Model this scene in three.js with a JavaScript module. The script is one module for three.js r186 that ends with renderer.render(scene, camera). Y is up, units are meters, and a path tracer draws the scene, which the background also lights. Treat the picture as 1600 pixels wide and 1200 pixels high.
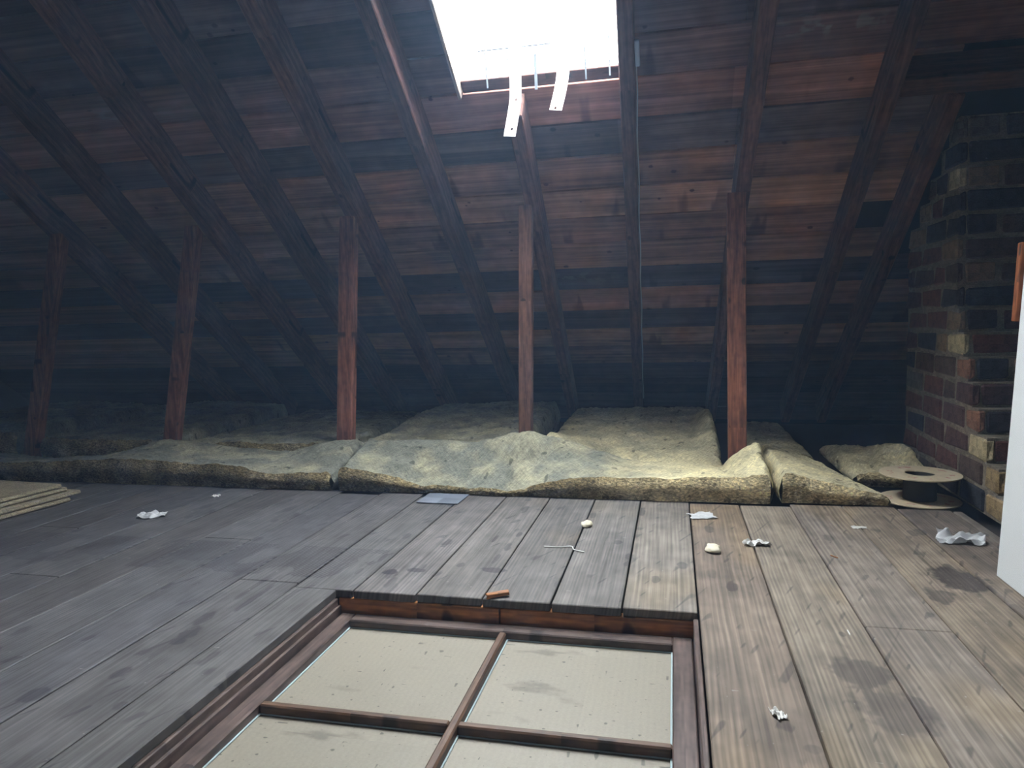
import * as THREE from 'three';
import { RectAreaLightUniformsLib } from 'three/addons/lights/RectAreaLightUniformsLib.js';
import { mergeGeometries, mergeVertices } from 'three/addons/utils/BufferGeometryUtils.js';

// ------------------------------------------------------------------ camera, daylight, exposure
const F = 1110, CX = 800, CY = 600, EYE = new THREE.Vector3(0, 0.7, 0);   // focal length and centre in pixels of a 1600 x 1200 frame
const fwd = new THREE.Vector3(252, -104, F).normalize().negate();          // world +z in image axes (x right, y down, z forward)
const exI = new THREE.Vector3(4900, -20, -F); exI.addScaledVector(fwd, -exI.dot(fwd)).normalize();
const eyI = new THREE.Vector3().crossVectors(fwd, exI); if (eyI.y > 0) eyI.negate();
const toWorld = (x, y, z) => new THREE.Vector3(exI.x * x + exI.y * y + exI.z * z, eyI.x * x + eyI.y * y + eyI.z * z, fwd.x * x + fwd.y * y + fwd.z * z);

const scene = new THREE.Scene();
const camera = new THREE.PerspectiveCamera(2 * Math.atan(600 / F) * 180 / Math.PI, 4 / 3, 0.02, 60);
camera.position.copy(EYE);
camera.quaternion.setFromRotationMatrix(new THREE.Matrix4().makeBasis(toWorld(1, 0, 0), toWorld(0, -1, 0), toWorld(0, 0, -1)));
const renderer = new THREE.WebGLRenderer({ antialias: true });
renderer.toneMapping = THREE.LinearToneMapping;
renderer.toneMappingExposure = 1.0;
renderer.shadowMap.enabled = true;

const PITCH = 36.7 * Math.PI / 180, SP = Math.sin(PITCH), CP = Math.cos(PITCH);
const D0 = 2.874, RAFTER_DEEP = 0.14, D1 = D0 + RAFTER_DEEP;              // planes of the rafter undersides and of the sarking underside
const roofAt = (x, s, d) => new THREE.Vector3(x, CP * d - SP * s, -SP * d - CP * s);   // s runs down the slope, d out through the roof
const SKY = { x0: -0.835, x1: -0.150, s0: 0.12, s1: 1.325 };                // rooflight opening

scene.background = new THREE.Color(0.90, 0.96, 1.0).multiplyScalar(30);
scene.fog = new THREE.FogExp2(new THREE.Color(0.42, 0.65, 1.0), 0.021);     // bluish haze added to imitate the lens glare round the rooflight
RectAreaLightUniformsLib.init();
{
  const d = new THREE.RectAreaLight(new THREE.Color(0.985, 0.99, 1.0), 26.5, SKY.x1 - SKY.x0 + 0.1, SKY.s1 - SKY.s0 + 0.1);
  d.name = 'rooflight_daylight';
  const c = roofAt((SKY.x0 + SKY.x1) / 2, (SKY.s0 + SKY.s1) / 2, D1 + 0.13);
  d.position.copy(c);
  d.lookAt(roofAt((SKY.x0 + SKY.x1) / 2, (SKY.s0 + SKY.s1) / 2, D1 - 1));
  scene.add(d);
}

// ------------------------------------------------------------------ helpers
const dirOf = (px, py) => toWorld(px - CX, py - CY, F);
const onPlaneY = (px, py, y = 0) => { const d = dirOf(px, py); return EYE.clone().addScaledVector(d, (y - EYE.y) / d.y); };
const atZ = (px, py, z) => { const d = dirOf(px, py); return EYE.clone().addScaledVector(d, (z - EYE.z) / d.z); };

function rng(seed) { let a = seed >>> 0; return () => { a = (a + 0x6D2B79F5) | 0; let t = Math.imul(a ^ (a >>> 15), 1 | a); t = (t + Math.imul(t ^ (t >>> 7), 61 | t)) ^ t; return ((t ^ (t >>> 14)) >>> 0) / 4294967296; }; }
const hash = (i, j) => { let h = Math.imul(i, 374761393) + Math.imul(j, 668265263) | 0; h = Math.imul(h ^ (h >>> 13), 1274126177); return ((h ^ (h >>> 16)) >>> 0) / 4294967296; };
function vnoise(x, y) {
  const i = Math.floor(x), j = Math.floor(y), u = x - i, v = y - j, s = u * u * (3 - 2 * u), t = v * v * (3 - 2 * v);
  const a = hash(i, j), b = hash(i + 1, j), c = hash(i, j + 1), d = hash(i + 1, j + 1);
  return a + (b - a) * s + (c - a) * t + (a - b - c + d) * s * t;
}
const fbm = (x, y, n = 3) => { let r = 0, a = 0.5, w = 0; for (let k = 0; k < n; k++) { r += a * vnoise(x, y); w += a; x = x * 2.03 + 17.1; y = y * 2.03 + 5.7; a *= 0.5; } return r / w; };
const clamp = THREE.MathUtils.clamp, lerp = THREE.MathUtils.lerp, smooth = THREE.MathUtils.smoothstep;
function lut(pts) { return (x) => { if (x <= pts[0][0]) return pts[0][1]; for (let k = 1; k < pts.length; k++) if (x <= pts[k][0]) { const t = (x - pts[k - 1][0]) / (pts[k][0] - pts[k - 1][0]), e = t * t * (3 - 2 * t); return lerp(pts[k - 1][1], pts[k][1], 0.5 * t + 0.5 * e); } return pts[pts.length - 1][1]; }; }

function texture(w, h, fn, srgb = true) {
  const data = new Uint8Array(w * h * 4);
  for (let j = 0; j < h; j++) for (let i = 0; i < w; i++) {
    const c = fn(i, j), k = (j * w + i) * 4;
    data[k] = clamp(c[0], 0, 255); data[k + 1] = clamp(c[1], 0, 255); data[k + 2] = clamp(c[2], 0, 255); data[k + 3] = 255;
  }
  const t = new THREE.DataTexture(data, w, h, THREE.RGBAFormat);
  t.wrapS = t.wrapT = THREE.RepeatWrapping; t.magFilter = THREE.LinearFilter; t.minFilter = THREE.LinearMipmapLinearFilter; t.generateMipmaps = true;
  if (srgb) t.colorSpace = THREE.SRGBColorSpace;
  t.needsUpdate = true;
  return t;
}
const std = (o) => new THREE.MeshStandardMaterial({ roughness: 0.85, ...o });

const taken = {};
const numbered = (name) => { const n = taken[name] = (taken[name] ?? -1) + 1; return n ? `${name}_${String(n).padStart(3, '0')}` : name; };
function tag(o, label, category, group, kind) { o.userData.label = label; if (category) o.userData.category = category; if (group) o.userData.group = group; if (kind) o.userData.kind = kind; return o; }
function thing(name, label, category, group, kind) { const g = new THREE.Group(); g.name = kind ? name : numbered(name); scene.add(g); return tag(g, label, category, group, kind); }
function mesh(name, geo, mat, parent) { const m = new THREE.Mesh(geo, mat); m.name = parent === scene ? numbered(name) : name; m.castShadow = m.receiveShadow = true; parent.add(m); return m; }

// A box with chamfered edges, centred, flat shaded; uv in metres along its longest axis (v) and the next (u)
function chamfered(w, h, d, c = 0.003, jit = 0, seed = 1) {
  const R = rng(seed), W = w / 2, H = h / 2, D = d / 2, V = {}, P = [], key = (a, b, e) => `${a}${b}${e}`;
  for (const x of [-1, 1]) for (const y of [-1, 1]) for (const z of [-1, 1]) {
    const j = [(R() - 0.5) * jit, (R() - 0.5) * jit, (R() - 0.5) * jit];
    V[key(x, y, z)] = [[x * W, y * (H - c), z * (D - c)], [x * (W - c), y * H, z * (D - c)], [x * (W - c), y * (H - c), z * D]].map((p) => new THREE.Vector3(p[0] + j[0], p[1] + j[1], p[2] + j[2]));
  }
  const tri = (a, b, e) => { const n = b.clone().sub(a).cross(e.clone().sub(a)); P.push(...(n.dot(a) >= 0 ? [a, b, e] : [a, e, b])); };
  const quad = (a, b, e, g) => { tri(a, b, e); tri(a, e, g); };
  const S = [-1, 1];
  for (const x of S) quad(V[key(x, -1, -1)][0], V[key(x, 1, -1)][0], V[key(x, 1, 1)][0], V[key(x, -1, 1)][0]);
  for (const y of S) quad(V[key(-1, y, -1)][1], V[key(1, y, -1)][1], V[key(1, y, 1)][1], V[key(-1, y, 1)][1]);
  for (const z of S) quad(V[key(-1, -1, z)][2], V[key(1, -1, z)][2], V[key(1, 1, z)][2], V[key(-1, 1, z)][2]);
  for (const x of S) for (const y of S) quad(V[key(x, y, -1)][0], V[key(x, y, -1)][1], V[key(x, y, 1)][1], V[key(x, y, 1)][0]);
  for (const x of S) for (const z of S) quad(V[key(x, -1, z)][0], V[key(x, -1, z)][2], V[key(x, 1, z)][2], V[key(x, 1, z)][0]);
  for (const y of S) for (const z of S) quad(V[key(-1, y, z)][1], V[key(-1, y, z)][2], V[key(1, y, z)][2], V[key(1, y, z)][1]);
  for (const x of S) for (const y of S) for (const z of S) tri(...V[key(x, y, z)]);
  const g = new THREE.BufferGeometry().setFromPoints(P);
  g.computeVertexNormals();
  return uvBy(g, w >= h && w >= d ? 'x' : h >= d ? 'y' : 'z');
}
// uv of a flat-shaded geometry: v along the given axis, u along the other axis of the face
function uvBy(g, axis, du = 0, dv = 0) {
  const p = g.attributes.position, n = g.attributes.normal, uv = new Float32Array(p.count * 2);
  for (let k = 0; k < p.count; k++) {
    const q = { x: p.getX(k), y: p.getY(k), z: p.getZ(k) }, m = { x: Math.abs(n.getX(k)), y: Math.abs(n.getY(k)), z: Math.abs(n.getZ(k)) };
    const others = ['x', 'y', 'z'].filter((a) => a !== axis);
    const u = m[axis] > 0.8 ? q[others[0]] : m[others[0]] > m[others[1]] ? q[others[1]] : q[others[0]];
    uv[2 * k] = u + du; uv[2 * k + 1] = (m[axis] > 0.8 ? q[others[1]] : q[axis]) + dv;
  }
  g.setAttribute('uv', new THREE.BufferAttribute(uv, 2));
  return g;
}
// a tilted bar on the roof: x range, slope range, depth range
function roofBar(x0, x1, s0, s1, d0, d1, c = 0.003, jit = 0, seed = 1) {
  const g = chamfered(x1 - x0, d1 - d0, s1 - s0, c, jit, seed);
  const m = new THREE.Matrix4().makeBasis(new THREE.Vector3(1, 0, 0), new THREE.Vector3(0, CP, -SP), new THREE.Vector3(0, SP, CP));   // local z points up the slope
  m.setPosition(roofAt((x0 + x1) / 2, (s0 + s1) / 2, (d0 + d1) / 2));
  return g.applyMatrix4(m);
}
const boxAt = (x0, x1, y0, y1, z0, z1, c = 0.003, jit = 0, seed = 1) => chamfered(x1 - x0, y1 - y0, z1 - z0, c, jit, seed).translate((x0 + x1) / 2, (y0 + y1) / 2, (z0 + z1) / 2);

// ------------------------------------------------------------------ materials
// floorboards: one chart for the boards near the hatch, in metres of the floor; boards farther off reuse it
const FX0 = -1.745, FX1 = 1.0, FZ0 = -2.82, FZ1 = -0.66;
const seams = [-1.725, -1.545, -1.368, -1.190, -1.005, -0.832, -0.655, -0.478, -0.300, -0.125, 0.056, 0.237, 0.416, 0.597, 0.776, 0.952];
const floorTone = [[81, 81, 82], [83, 83, 84], [82, 82, 84], [85, 84, 84], [88, 87, 86], [99, 96, 94], [105, 103, 99], [98, 97, 95], [105, 102, 98], [118, 112, 104], [126, 115, 102], [128, 120, 108], [125, 116, 106], [130, 120, 106], [123, 115, 106], [121, 113, 104]];  // board tones also carry painted lighting: left darkened, right brightened, toned down below the rooflight
const blobs = [];   // dark stains with outlines: x, z, half width, half length, strength
{
  const R = rng(77);
  for (let k = 0; k < 130; k++) blobs.push([lerp(-1.7, 0.95, R()), lerp(-2.7, -0.7, R()), 0.004 + 0.012 * R(), 0.010 + 0.04 * R(), 0.08 + 0.18 * R()]);
  const add = (px, py, a, b, k) => { const p = onPlaneY(px, py); blobs.push([p.x, p.z, a, b, k]); };
  add(1500, 905, 0.055, 0.09, 0.4); add(1470, 930, 0.03, 0.05, 0.3); add(290, 992, 0.02, 0.05, 0.3); add(395, 935, 0.008, 0.08, 0.3); add(320, 965, 0.015, 0.04, 0.25);
  add(190, 1050, 0.015, 0.03, 0.25); add(610, 893, 0.02, 0.02, 0.5); add(650, 890, 0.03, 0.015, 0.35); add(770, 890, 0.035, 0.02, 0.35); add(55, 1085, 0.02, 0.03, 0.28); add(1340, 1050, 0.05, 0.06, 0.25); add(1400, 1110, 0.06, 0.07, 0.22);
}
const ribA = onPlaneY(225, 868), ribB = onPlaneY(480, 880), ribC = onPlaneY(480, 835), ribD = onPlaneY(255, 838);
const floorMap = texture(2048, 2048, (i, j) => {
  const x = lerp(FX0, FX1, (i + 0.5) / 2048), z = lerp(FZ0, FZ1, (j + 0.5) / 2048);
  let b = 0; while (b < seams.length - 2 && x > seams[b + 1]) b++;
  const lx = x - seams[b], o = b * 13.7, bend = 0.02 * (vnoise(z * 1.3 + o, b * 3.1) - 0.5) + 0.006 * vnoise(z * 6 + o, b);
  const c = lx - 0.09 + bend, arch = Math.sqrt(c * c + 0.0004 * (1 + Math.sin(z * 2.1 + o)));
  const ring = Math.sin(arch * (520 + 90 * (b % 3)) + 2.5 * vnoise(z * 2.2 + o, lx * 18));
  const fine = vnoise(x * 420, z * 9 + o) - 0.5, fine2 = vnoise(x * 150 + o, z * 3.2) - 0.5, wear = fbm(x * 5 + o, z * 3.1, 3) - 0.5, mottle = fbm(x * 26, z * 18, 3) - 0.5;
  const T = floorTone[b], k = 1 + 0.07 * ring * (0.4 + vnoise(z * 1.7 + o, lx * 9)) + 0.20 * fine + 0.18 * fine2 + 0.24 * wear + 0.30 * mottle;
  let r = T[0] * k, g = T[1] * k, bl = T[2] * k;
  const tan = smooth(fbm(x * 3.3 + 40, z * 2.3 + o, 3), 0.55, 0.74) * 0.5 * smooth(x, -1.0, 0.3); r += 22 * tan; g += 13 * tan; bl -= 4 * tan;
  let dark = 0;
  for (const q of blobs) { const ax = (x - q[0]) / q[2], az = (z - q[1]) / q[3], e = ax * ax + az * az; if (e < 4) dark = Math.max(dark, q[4] * smooth(1.6 * fbm(x * 60, z * 45, 2) + 1.1 - e, 0.4, 1.2)); }
  const sc = smooth(vnoise(x * 70 + z * 30, z * 11 - x * 8), 0.86, 0.95) * 0.22;        // scuffs
  dark = Math.max(dark, sc);
  // ribbed tread print in the dust
  const u = (x - ribA.x) / 0.75, v = (z + 2.02) / 0.26;
  if (u > 0 && u < 1 && v > 0 && v < 1 && fbm(x * 9, z * 9, 2) > 0.36) dark = Math.max(dark, 0.16 + 0.16 * Math.sin((x + z * 0.35) * 520));
  const pale = smooth(vnoise(x * 95, z * 80), 0.975, 0.99) * 0.6;
  r = lerp(r * (1 - dark), 170, pale); g = lerp(g * (1 - dark), 172, pale); bl = lerp(bl * (1 - dark * 0.9), 170, pale);
  return [r, g, bl];
});
floorMap.wrapS = floorMap.wrapT = THREE.ClampToEdgeWrapping;
const floorBump = texture(512, 1024, (i, j) => { const k = 128 + 70 * (vnoise(i * 0.35, j * 0.02) - 0.5) + 60 * (fbm(i * 0.06, j * 0.03, 3) - 0.5); return [k, k, k]; }, false);
const M = {};
M.floor = std({ map: floorMap, roughness: 0.72 });
M.floorDark = std({ map: floorMap, roughness: 0.72, color: new THREE.Color(0.86, 0.84, 0.84) });
M.floorTan = std({ map: floorMap, roughness: 0.7, color: new THREE.Color(1.0, 0.97, 0.94) });

// sarking: chart over the slope in metres; every board has its own tone
const KX0 = -3.7, KX1 = 1.7, KS0 = 0.24, KS1 = 4.1;
const sarkS = []; for (let k = -14; k < 17; k++) sarkS.push(1.150 + 0.1822 * k + [0.002, -0.004, 0.004, -0.001, 0.003][(k + 20) % 5]);
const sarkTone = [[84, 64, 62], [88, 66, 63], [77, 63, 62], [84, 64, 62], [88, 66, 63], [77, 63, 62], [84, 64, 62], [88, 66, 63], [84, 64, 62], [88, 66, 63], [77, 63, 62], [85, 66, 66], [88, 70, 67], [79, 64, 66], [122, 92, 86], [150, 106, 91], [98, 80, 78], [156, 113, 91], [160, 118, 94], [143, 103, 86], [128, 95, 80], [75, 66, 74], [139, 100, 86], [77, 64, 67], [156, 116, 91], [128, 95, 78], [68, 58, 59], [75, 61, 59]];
const knots = []; { const R = rng(31); for (let k = 0; k < 150; k++) knots.push([lerp(KX0, KX1, R()), lerp(0.9, KS1, R()), 0.004 + 0.006 * R(), 0.25 + 0.4 * R()]); }
const sarkMap = texture(2048, 1400, (i, j) => {
  const x = lerp(KX0, KX1, (i + 0.5) / 2048), s = lerp(KS0, KS1, (j + 0.5) / 1400);
  let b = 0; while (b < sarkS.length - 2 && s > sarkS[b + 1]) b++;
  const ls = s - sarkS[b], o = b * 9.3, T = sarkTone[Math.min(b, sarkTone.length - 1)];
  const half = smooth(ls, 0.085, 0.10) * (hash(b, 7) - 0.4) * 0.25;                 // heartwood / sapwood split
  const grain = vnoise(s * 260 + o, x * 5 + o) - 0.5, band = vnoise(s * 60 + 3 * vnoise(x * 2, o), x * 0.9 + o) - 0.5, patch = fbm(x * 2.1 + o, s * 4, 3) - 0.5, mot = fbm(x * 18, s * 22, 3) - 0.5;
  const piece = hash(Math.floor((x + 3.7 + 0.43 * (b % 4)) / 1.74), b + 50) - 0.5;
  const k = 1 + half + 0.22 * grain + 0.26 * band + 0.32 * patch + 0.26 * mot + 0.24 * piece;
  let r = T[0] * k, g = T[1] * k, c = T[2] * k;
  const red = smooth(fbm(x * 4 + 9, s * 7 + o, 2), 0.5, 0.75) * 0.25; r *= 1 + 0.2 * red; c *= 1 - 0.25 * red;
  let dark = 0;
  for (const q of knots) { const ax = (x - q[0]) / q[2], az = (s - q[1]) / (q[2] * 0.8), e = ax * ax + az * az; if (e < 9) dark = Math.max(dark, q[3] * smooth(2.2 - e + 1.2 * vnoise(x * 200, s * 200), 0.2, 2)); }
  const run = smooth(vnoise(x * 13 + o, b * 5.1), 0.80, 0.93) * smooth(ls + 0.09 * vnoise(x * 55, b), 0.10, 0.17) * 0.35; dark = Math.max(dark, run);   // drip stains under nails
  let lime = smooth(fbm(x * 30, s * 34, 3), 0.5, 0.68) * (Math.exp(-(((x - 0.46) / 0.17) ** 2) - (((s - 1.20) / 0.035) ** 2)) + 0.8 * Math.exp(-(((x + 2.25) / 0.25) ** 2) - (((s - 1.27) / 0.05) ** 2)) + 0.5 * Math.exp(-(((x + 0.55) / 0.3) ** 2) - (((s - 2.5) / 0.06) ** 2)));
  r *= 1 - dark * 0.7; g *= 1 - dark * 0.75; c *= 1 - dark * 0.7;
  return [lerp(r, 140, 0.55 * lime), lerp(g, 146, 0.55 * lime), lerp(c, 138, 0.55 * lime)];
});
sarkMap.wrapS = sarkMap.wrapT = THREE.ClampToEdgeWrapping;
M.sark = std({ map: sarkMap, roughness: 0.9 });

const beamMap = texture(256, 1024, (i, j) => {
  const u = i / 256, v = j / 1024, ring = Math.sin((u + 0.06 * vnoise(v * 5, 3)) * 70 + 3 * vnoise(v * 4, u * 4));
  const k = 1 + 0.08 * ring + 0.3 * (vnoise(u * 90, v * 22) - 0.5) + 0.35 * (fbm(u * 4, v * 9, 3) - 0.5) + 0.25 * (fbm(u * 30, v * 60, 2) - 0.5);
  const kn = smooth(vnoise(u * 6 + 2, v * 16), 0.88, 0.96) * 0.5, sp = smooth(vnoise(u * 60, v * 190), 0.965, 0.985);
  return [lerp(205 * k * (1 - kn), 240, sp * 0.5), lerp(190 * k * (1 - kn), 230, sp * 0.5), lerp(182 * k * (1 - kn), 220, sp * 0.5)];
});
beamMap.repeat.set(2.5, 0.8);
M.rafter = std({ map: beamMap, color: new THREE.Color(0x7f5b50), roughness: 0.82 });
M.rafterB = std({ map: beamMap, color: new THREE.Color(0x70524a), roughness: 0.82 });
M.post = std({ map: beamMap, color: new THREE.Color(0xa8735c), roughness: 0.78 });
M.postGrey = std({ map: beamMap, color: new THREE.Color(0x8a6a5c), roughness: 0.78 });
M.lining = std({ map: beamMap, color: new THREE.Color(0xd09458), roughness: 0.55 });
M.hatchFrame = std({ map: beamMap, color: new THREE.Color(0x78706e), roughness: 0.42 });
M.bar = std({ map: beamMap, color: new THREE.Color(0x74604f), roughness: 0.5 });
M.rawWood = std({ map: beamMap, color: new THREE.Color(0xb5834f), roughness: 0.8 });
M.slate = std({ color: 0x2a2b2f, roughness: 0.9 });
M.plaster = std({ color: 0x6a625a, roughness: 0.95 });
M.deal = std({ map: beamMap, color: new THREE.Color(0xb06a38), roughness: 0.7 });

const paneMap = texture(1024, 1024, (i, j) => {
  const u = i / 1024, v = j / 1024, k = 1 + 0.06 * (fbm(u * 5, v * 5, 3) - 0.5) + 0.05 * (vnoise(u * 300, v * 300) - 0.5) + 0.008 * Math.sin(u * 420 + 2 * vnoise(u * 9, v * 9));
  const fleck = smooth(vnoise(u * 55 + 3, v * 70), 0.93, 0.97) * 0.35 + smooth(vnoise(u * 140, v * 160 + 9), 0.965, 0.985) * 0.5, soot = smooth(fbm(u * 7 + 8, v * 16, 5), 0.68, 0.86) * 0.2;
  const d = 1 - Math.max(fleck, soot);
  return [142 * k * d, 136 * k * d, 122 * k * d];
});
M.pane = new THREE.MeshPhysicalMaterial({ map: paneMap, roughness: 0.55, clearcoat: 0.15, clearcoatRoughness: 0.4 });
M.putty = std({ color: 0xa9bcc0, roughness: 0.8 });

const woolMap = texture(1024, 1024, (i, j) => {
  const u = i / 1024, v = j / 1024, t = (x, y) => vnoise(x, y);
  const a = 0.9 * t(u * 60, v * 60), f1 = t((u * 0.8 + v * 0.6) * 260, (v * 0.8 - u * 0.6) * 34 + a * 3) - 0.5, f2 = t((u * 0.7 - v * 0.7) * 300, (u + v) * 40) - 0.5, m = fbm(u * 9, v * 9, 4) - 0.5;
  const fleck = smooth(t(u * 130 + 7, v * 95), 0.92, 0.97) * 0.28 + smooth(fbm(u * 30, v * 22, 2), 0.78, 0.88) * 0.3;
  const k = (1 + 0.22 * f1 + 0.18 * f2 + 0.2 * m) * (1 - fleck);
  return [214 * k, 206 * k, 176 * k];
});
const woolBump = texture(512, 512, (i, j) => { const k = 255 * (0.5 * fbm(i * 0.11, j * 0.11, 3) + 0.25 * vnoise(i * 0.6 + j * 0.2, j * 0.1) + 0.25 * vnoise(i * 0.12, j * 0.55)); return [k, k, k]; }, false);
const cutMap = texture(1024, 512, (i, j) => {
  const u = i / 1024, v = j / 512, f = vnoise(u * 60 + 4 * vnoise(u * 8, v * 6), v * 90 + 3 * vnoise(u * 12, 2)) - 0.5, f2 = vnoise(u * 220, v * 240) - 0.5, m = fbm(u * 12, v * 8, 3) - 0.5, hole = smooth(fbm(u * 40, v * 30, 2), 0.7, 0.85) * 0.25;
  const k = (1 + 0.5 * f + 0.3 * f2 + 0.5 * m) * (1 - hole);
  return [186 * k, 174 * k, 138 * k];
});
const wool = (color) => std({ map: woolMap, bumpMap: woolBump, bumpScale: 0.006, color: new THREE.Color(color), roughness: 1, vertexColors: true });
M.tuft = std({ color: 0xe4ddc6, roughness: 1 }); M.woolGrey = wool(0xffffff); M.woolMid = M.woolWarm = M.woolDust = M.woolGrey;
M.cut = std({ vertexColors: true, map: cutMap, bumpMap: woolBump, bumpScale: 0.008, roughness: 1, color: new THREE.Color(1.3, 1.27, 1.2) });

// ------------------------------------------------------------------ the floor
const HX0 = -0.876, HX1 = 0.056, HZ0 = -1.686, HZ1 = -0.36;                 // hatch opening
const floor = tag(new THREE.Group(), 'old greyish brown timber floorboards of the attic', 'floor', null, 'structure'); floor.name = 'floor'; scene.add(floor);
{
  const R = rng(5), gap = [6, 6, 6, 8, 9, 8, 4, 7, 7, 7, 7, 6, 6, 6, 6, 6].map((v) => v / 2000);
  const ends = [-2.77, -2.74, -2.69, -2.765, -2.675, -2.785, -2.752, -2.745, -2.738, -2.728, -2.716, -2.71, -2.747, -2.753, -2.73, -2.72];
  const all = [];
  for (let k = 0; k < 15; k++) all.push([seams[k], seams[k + 1], ends[k + 0], k]);
  for (let k = 1; k <= 20; k++) all.push([seams[0] - 0.178 * k, seams[0] - 0.178 * (k - 1), -2.74 - 0.03 * R(), k % 4]);
  const board = (x0, x1, z0, z1, chart) => {
    if (z1 - z0 < 0.02) return;
    const g1 = 0.0007 + gap[chart] * 0.5, y = -0.0006 * R() - (R() < 0.3 ? 0.001 : 0);
    const g = boxAt(x0 + g1, x1 - g1, -0.022 + y, y, z0 + 0.001, z1 - 0.001, 0.0022);
    const p = g.attributes.position, uv = g.attributes.uv, cx = seams[chart] - x0, cz = z1 < -0.6 ? 0 : null;
    for (let k = 0; k < p.count; k++) {
      const z = cz === 0 ? p.getZ(k) : FZ0 + 0.05 + (z1 - p.getZ(k)) * 2.0 / Math.max(2.0, z1 - z0);
      uv.setXY(k, (p.getX(k) + cx + (p.getY(k) < y - 0.004 ? 0.004 : 0) - FX0) / (FX1 - FX0), (clamp(z, FZ0, FZ1) - FZ0) / (FZ1 - FZ0));
    }
    mesh('floorboard', g, [M.floor, M.floor, M.floorDark, M.floorTan][Math.floor(R() * 4)], floor);
  };
  const joint = { 3: -1.716, 12: -1.673, 1: -2.05, 7: -9, 14: -9 };
  for (const [x0, x1, e, chart] of all) {
    const cuts = [e, -0.66, 1.2, 3.3], inHatch = x1 > HX0 + 0.01 && x0 < HX1 - 0.01;
    if (x0 > -1.8 && joint[chart] > -3) cuts.splice(1, 0, joint[chart]);
    if (x0 < -1.8) cuts.splice(1, 0, -1.2 - 0.9 * R());
    for (let k = 0; k + 1 < cuts.length; k++) {
      const z0 = cuts[k], z1 = cuts[k + 1];
      if (!inHatch) { board(x0, x1, z0, z1, chart); continue; }
      if (z0 < HZ0) board(x0, x1, z0, Math.min(z1, HZ0 + 0.004 * (R() - 0.5)), chart);
      if (z1 > HZ1) board(x0, x1, Math.max(z0, HZ1), z1, chart);
      if (x0 < HX0 && z0 < HZ1 && z1 > HZ0) board(x0, HX0, Math.max(z0, HZ0), Math.min(z1, HZ1), chart);   // the board cut along the hatch
    }
  }
  // right of the last full seam a narrow strip beside the chimney, then boards behind the panel
  board(0.776 + 0.176, 0.985, -2.72, -2.36, 14);
  for (let k = 0; k < 6; k++) board(0.952 + 0.178 * k, 0.952 + 0.178 * (k + 1), -2.36, -0.66, 9 + (k % 5));
  for (let k = 0; k < 6; k++) board(0.952 + 0.178 * k, 0.952 + 0.178 * (k + 1), -0.66, 3.3, 9 + (k % 5));
  const under = [boxAt(-5.5, 2.2, -0.14, -0.05, -5.4, HZ0 - 0.03), boxAt(-5.5, 2.2, -0.14, -0.05, HZ1 + 0.03, 4.1), boxAt(-5.3, HX0 - 0.03, -0.14, -0.05, HZ0 - 0.03, HZ1 + 0.03), boxAt(HX1 + 0.03, 2.05, -0.14, -0.05, HZ0 - 0.03, HZ1 + 0.03)];
  under.push(boxAt(-5.5, 2.2, -0.2, -0.141, -5.4, 4.1));
  mesh('ceiling_void', mergeGeometries(under), std({ color: 0x3a342f, roughness: 1 }), floor);
}

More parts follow.
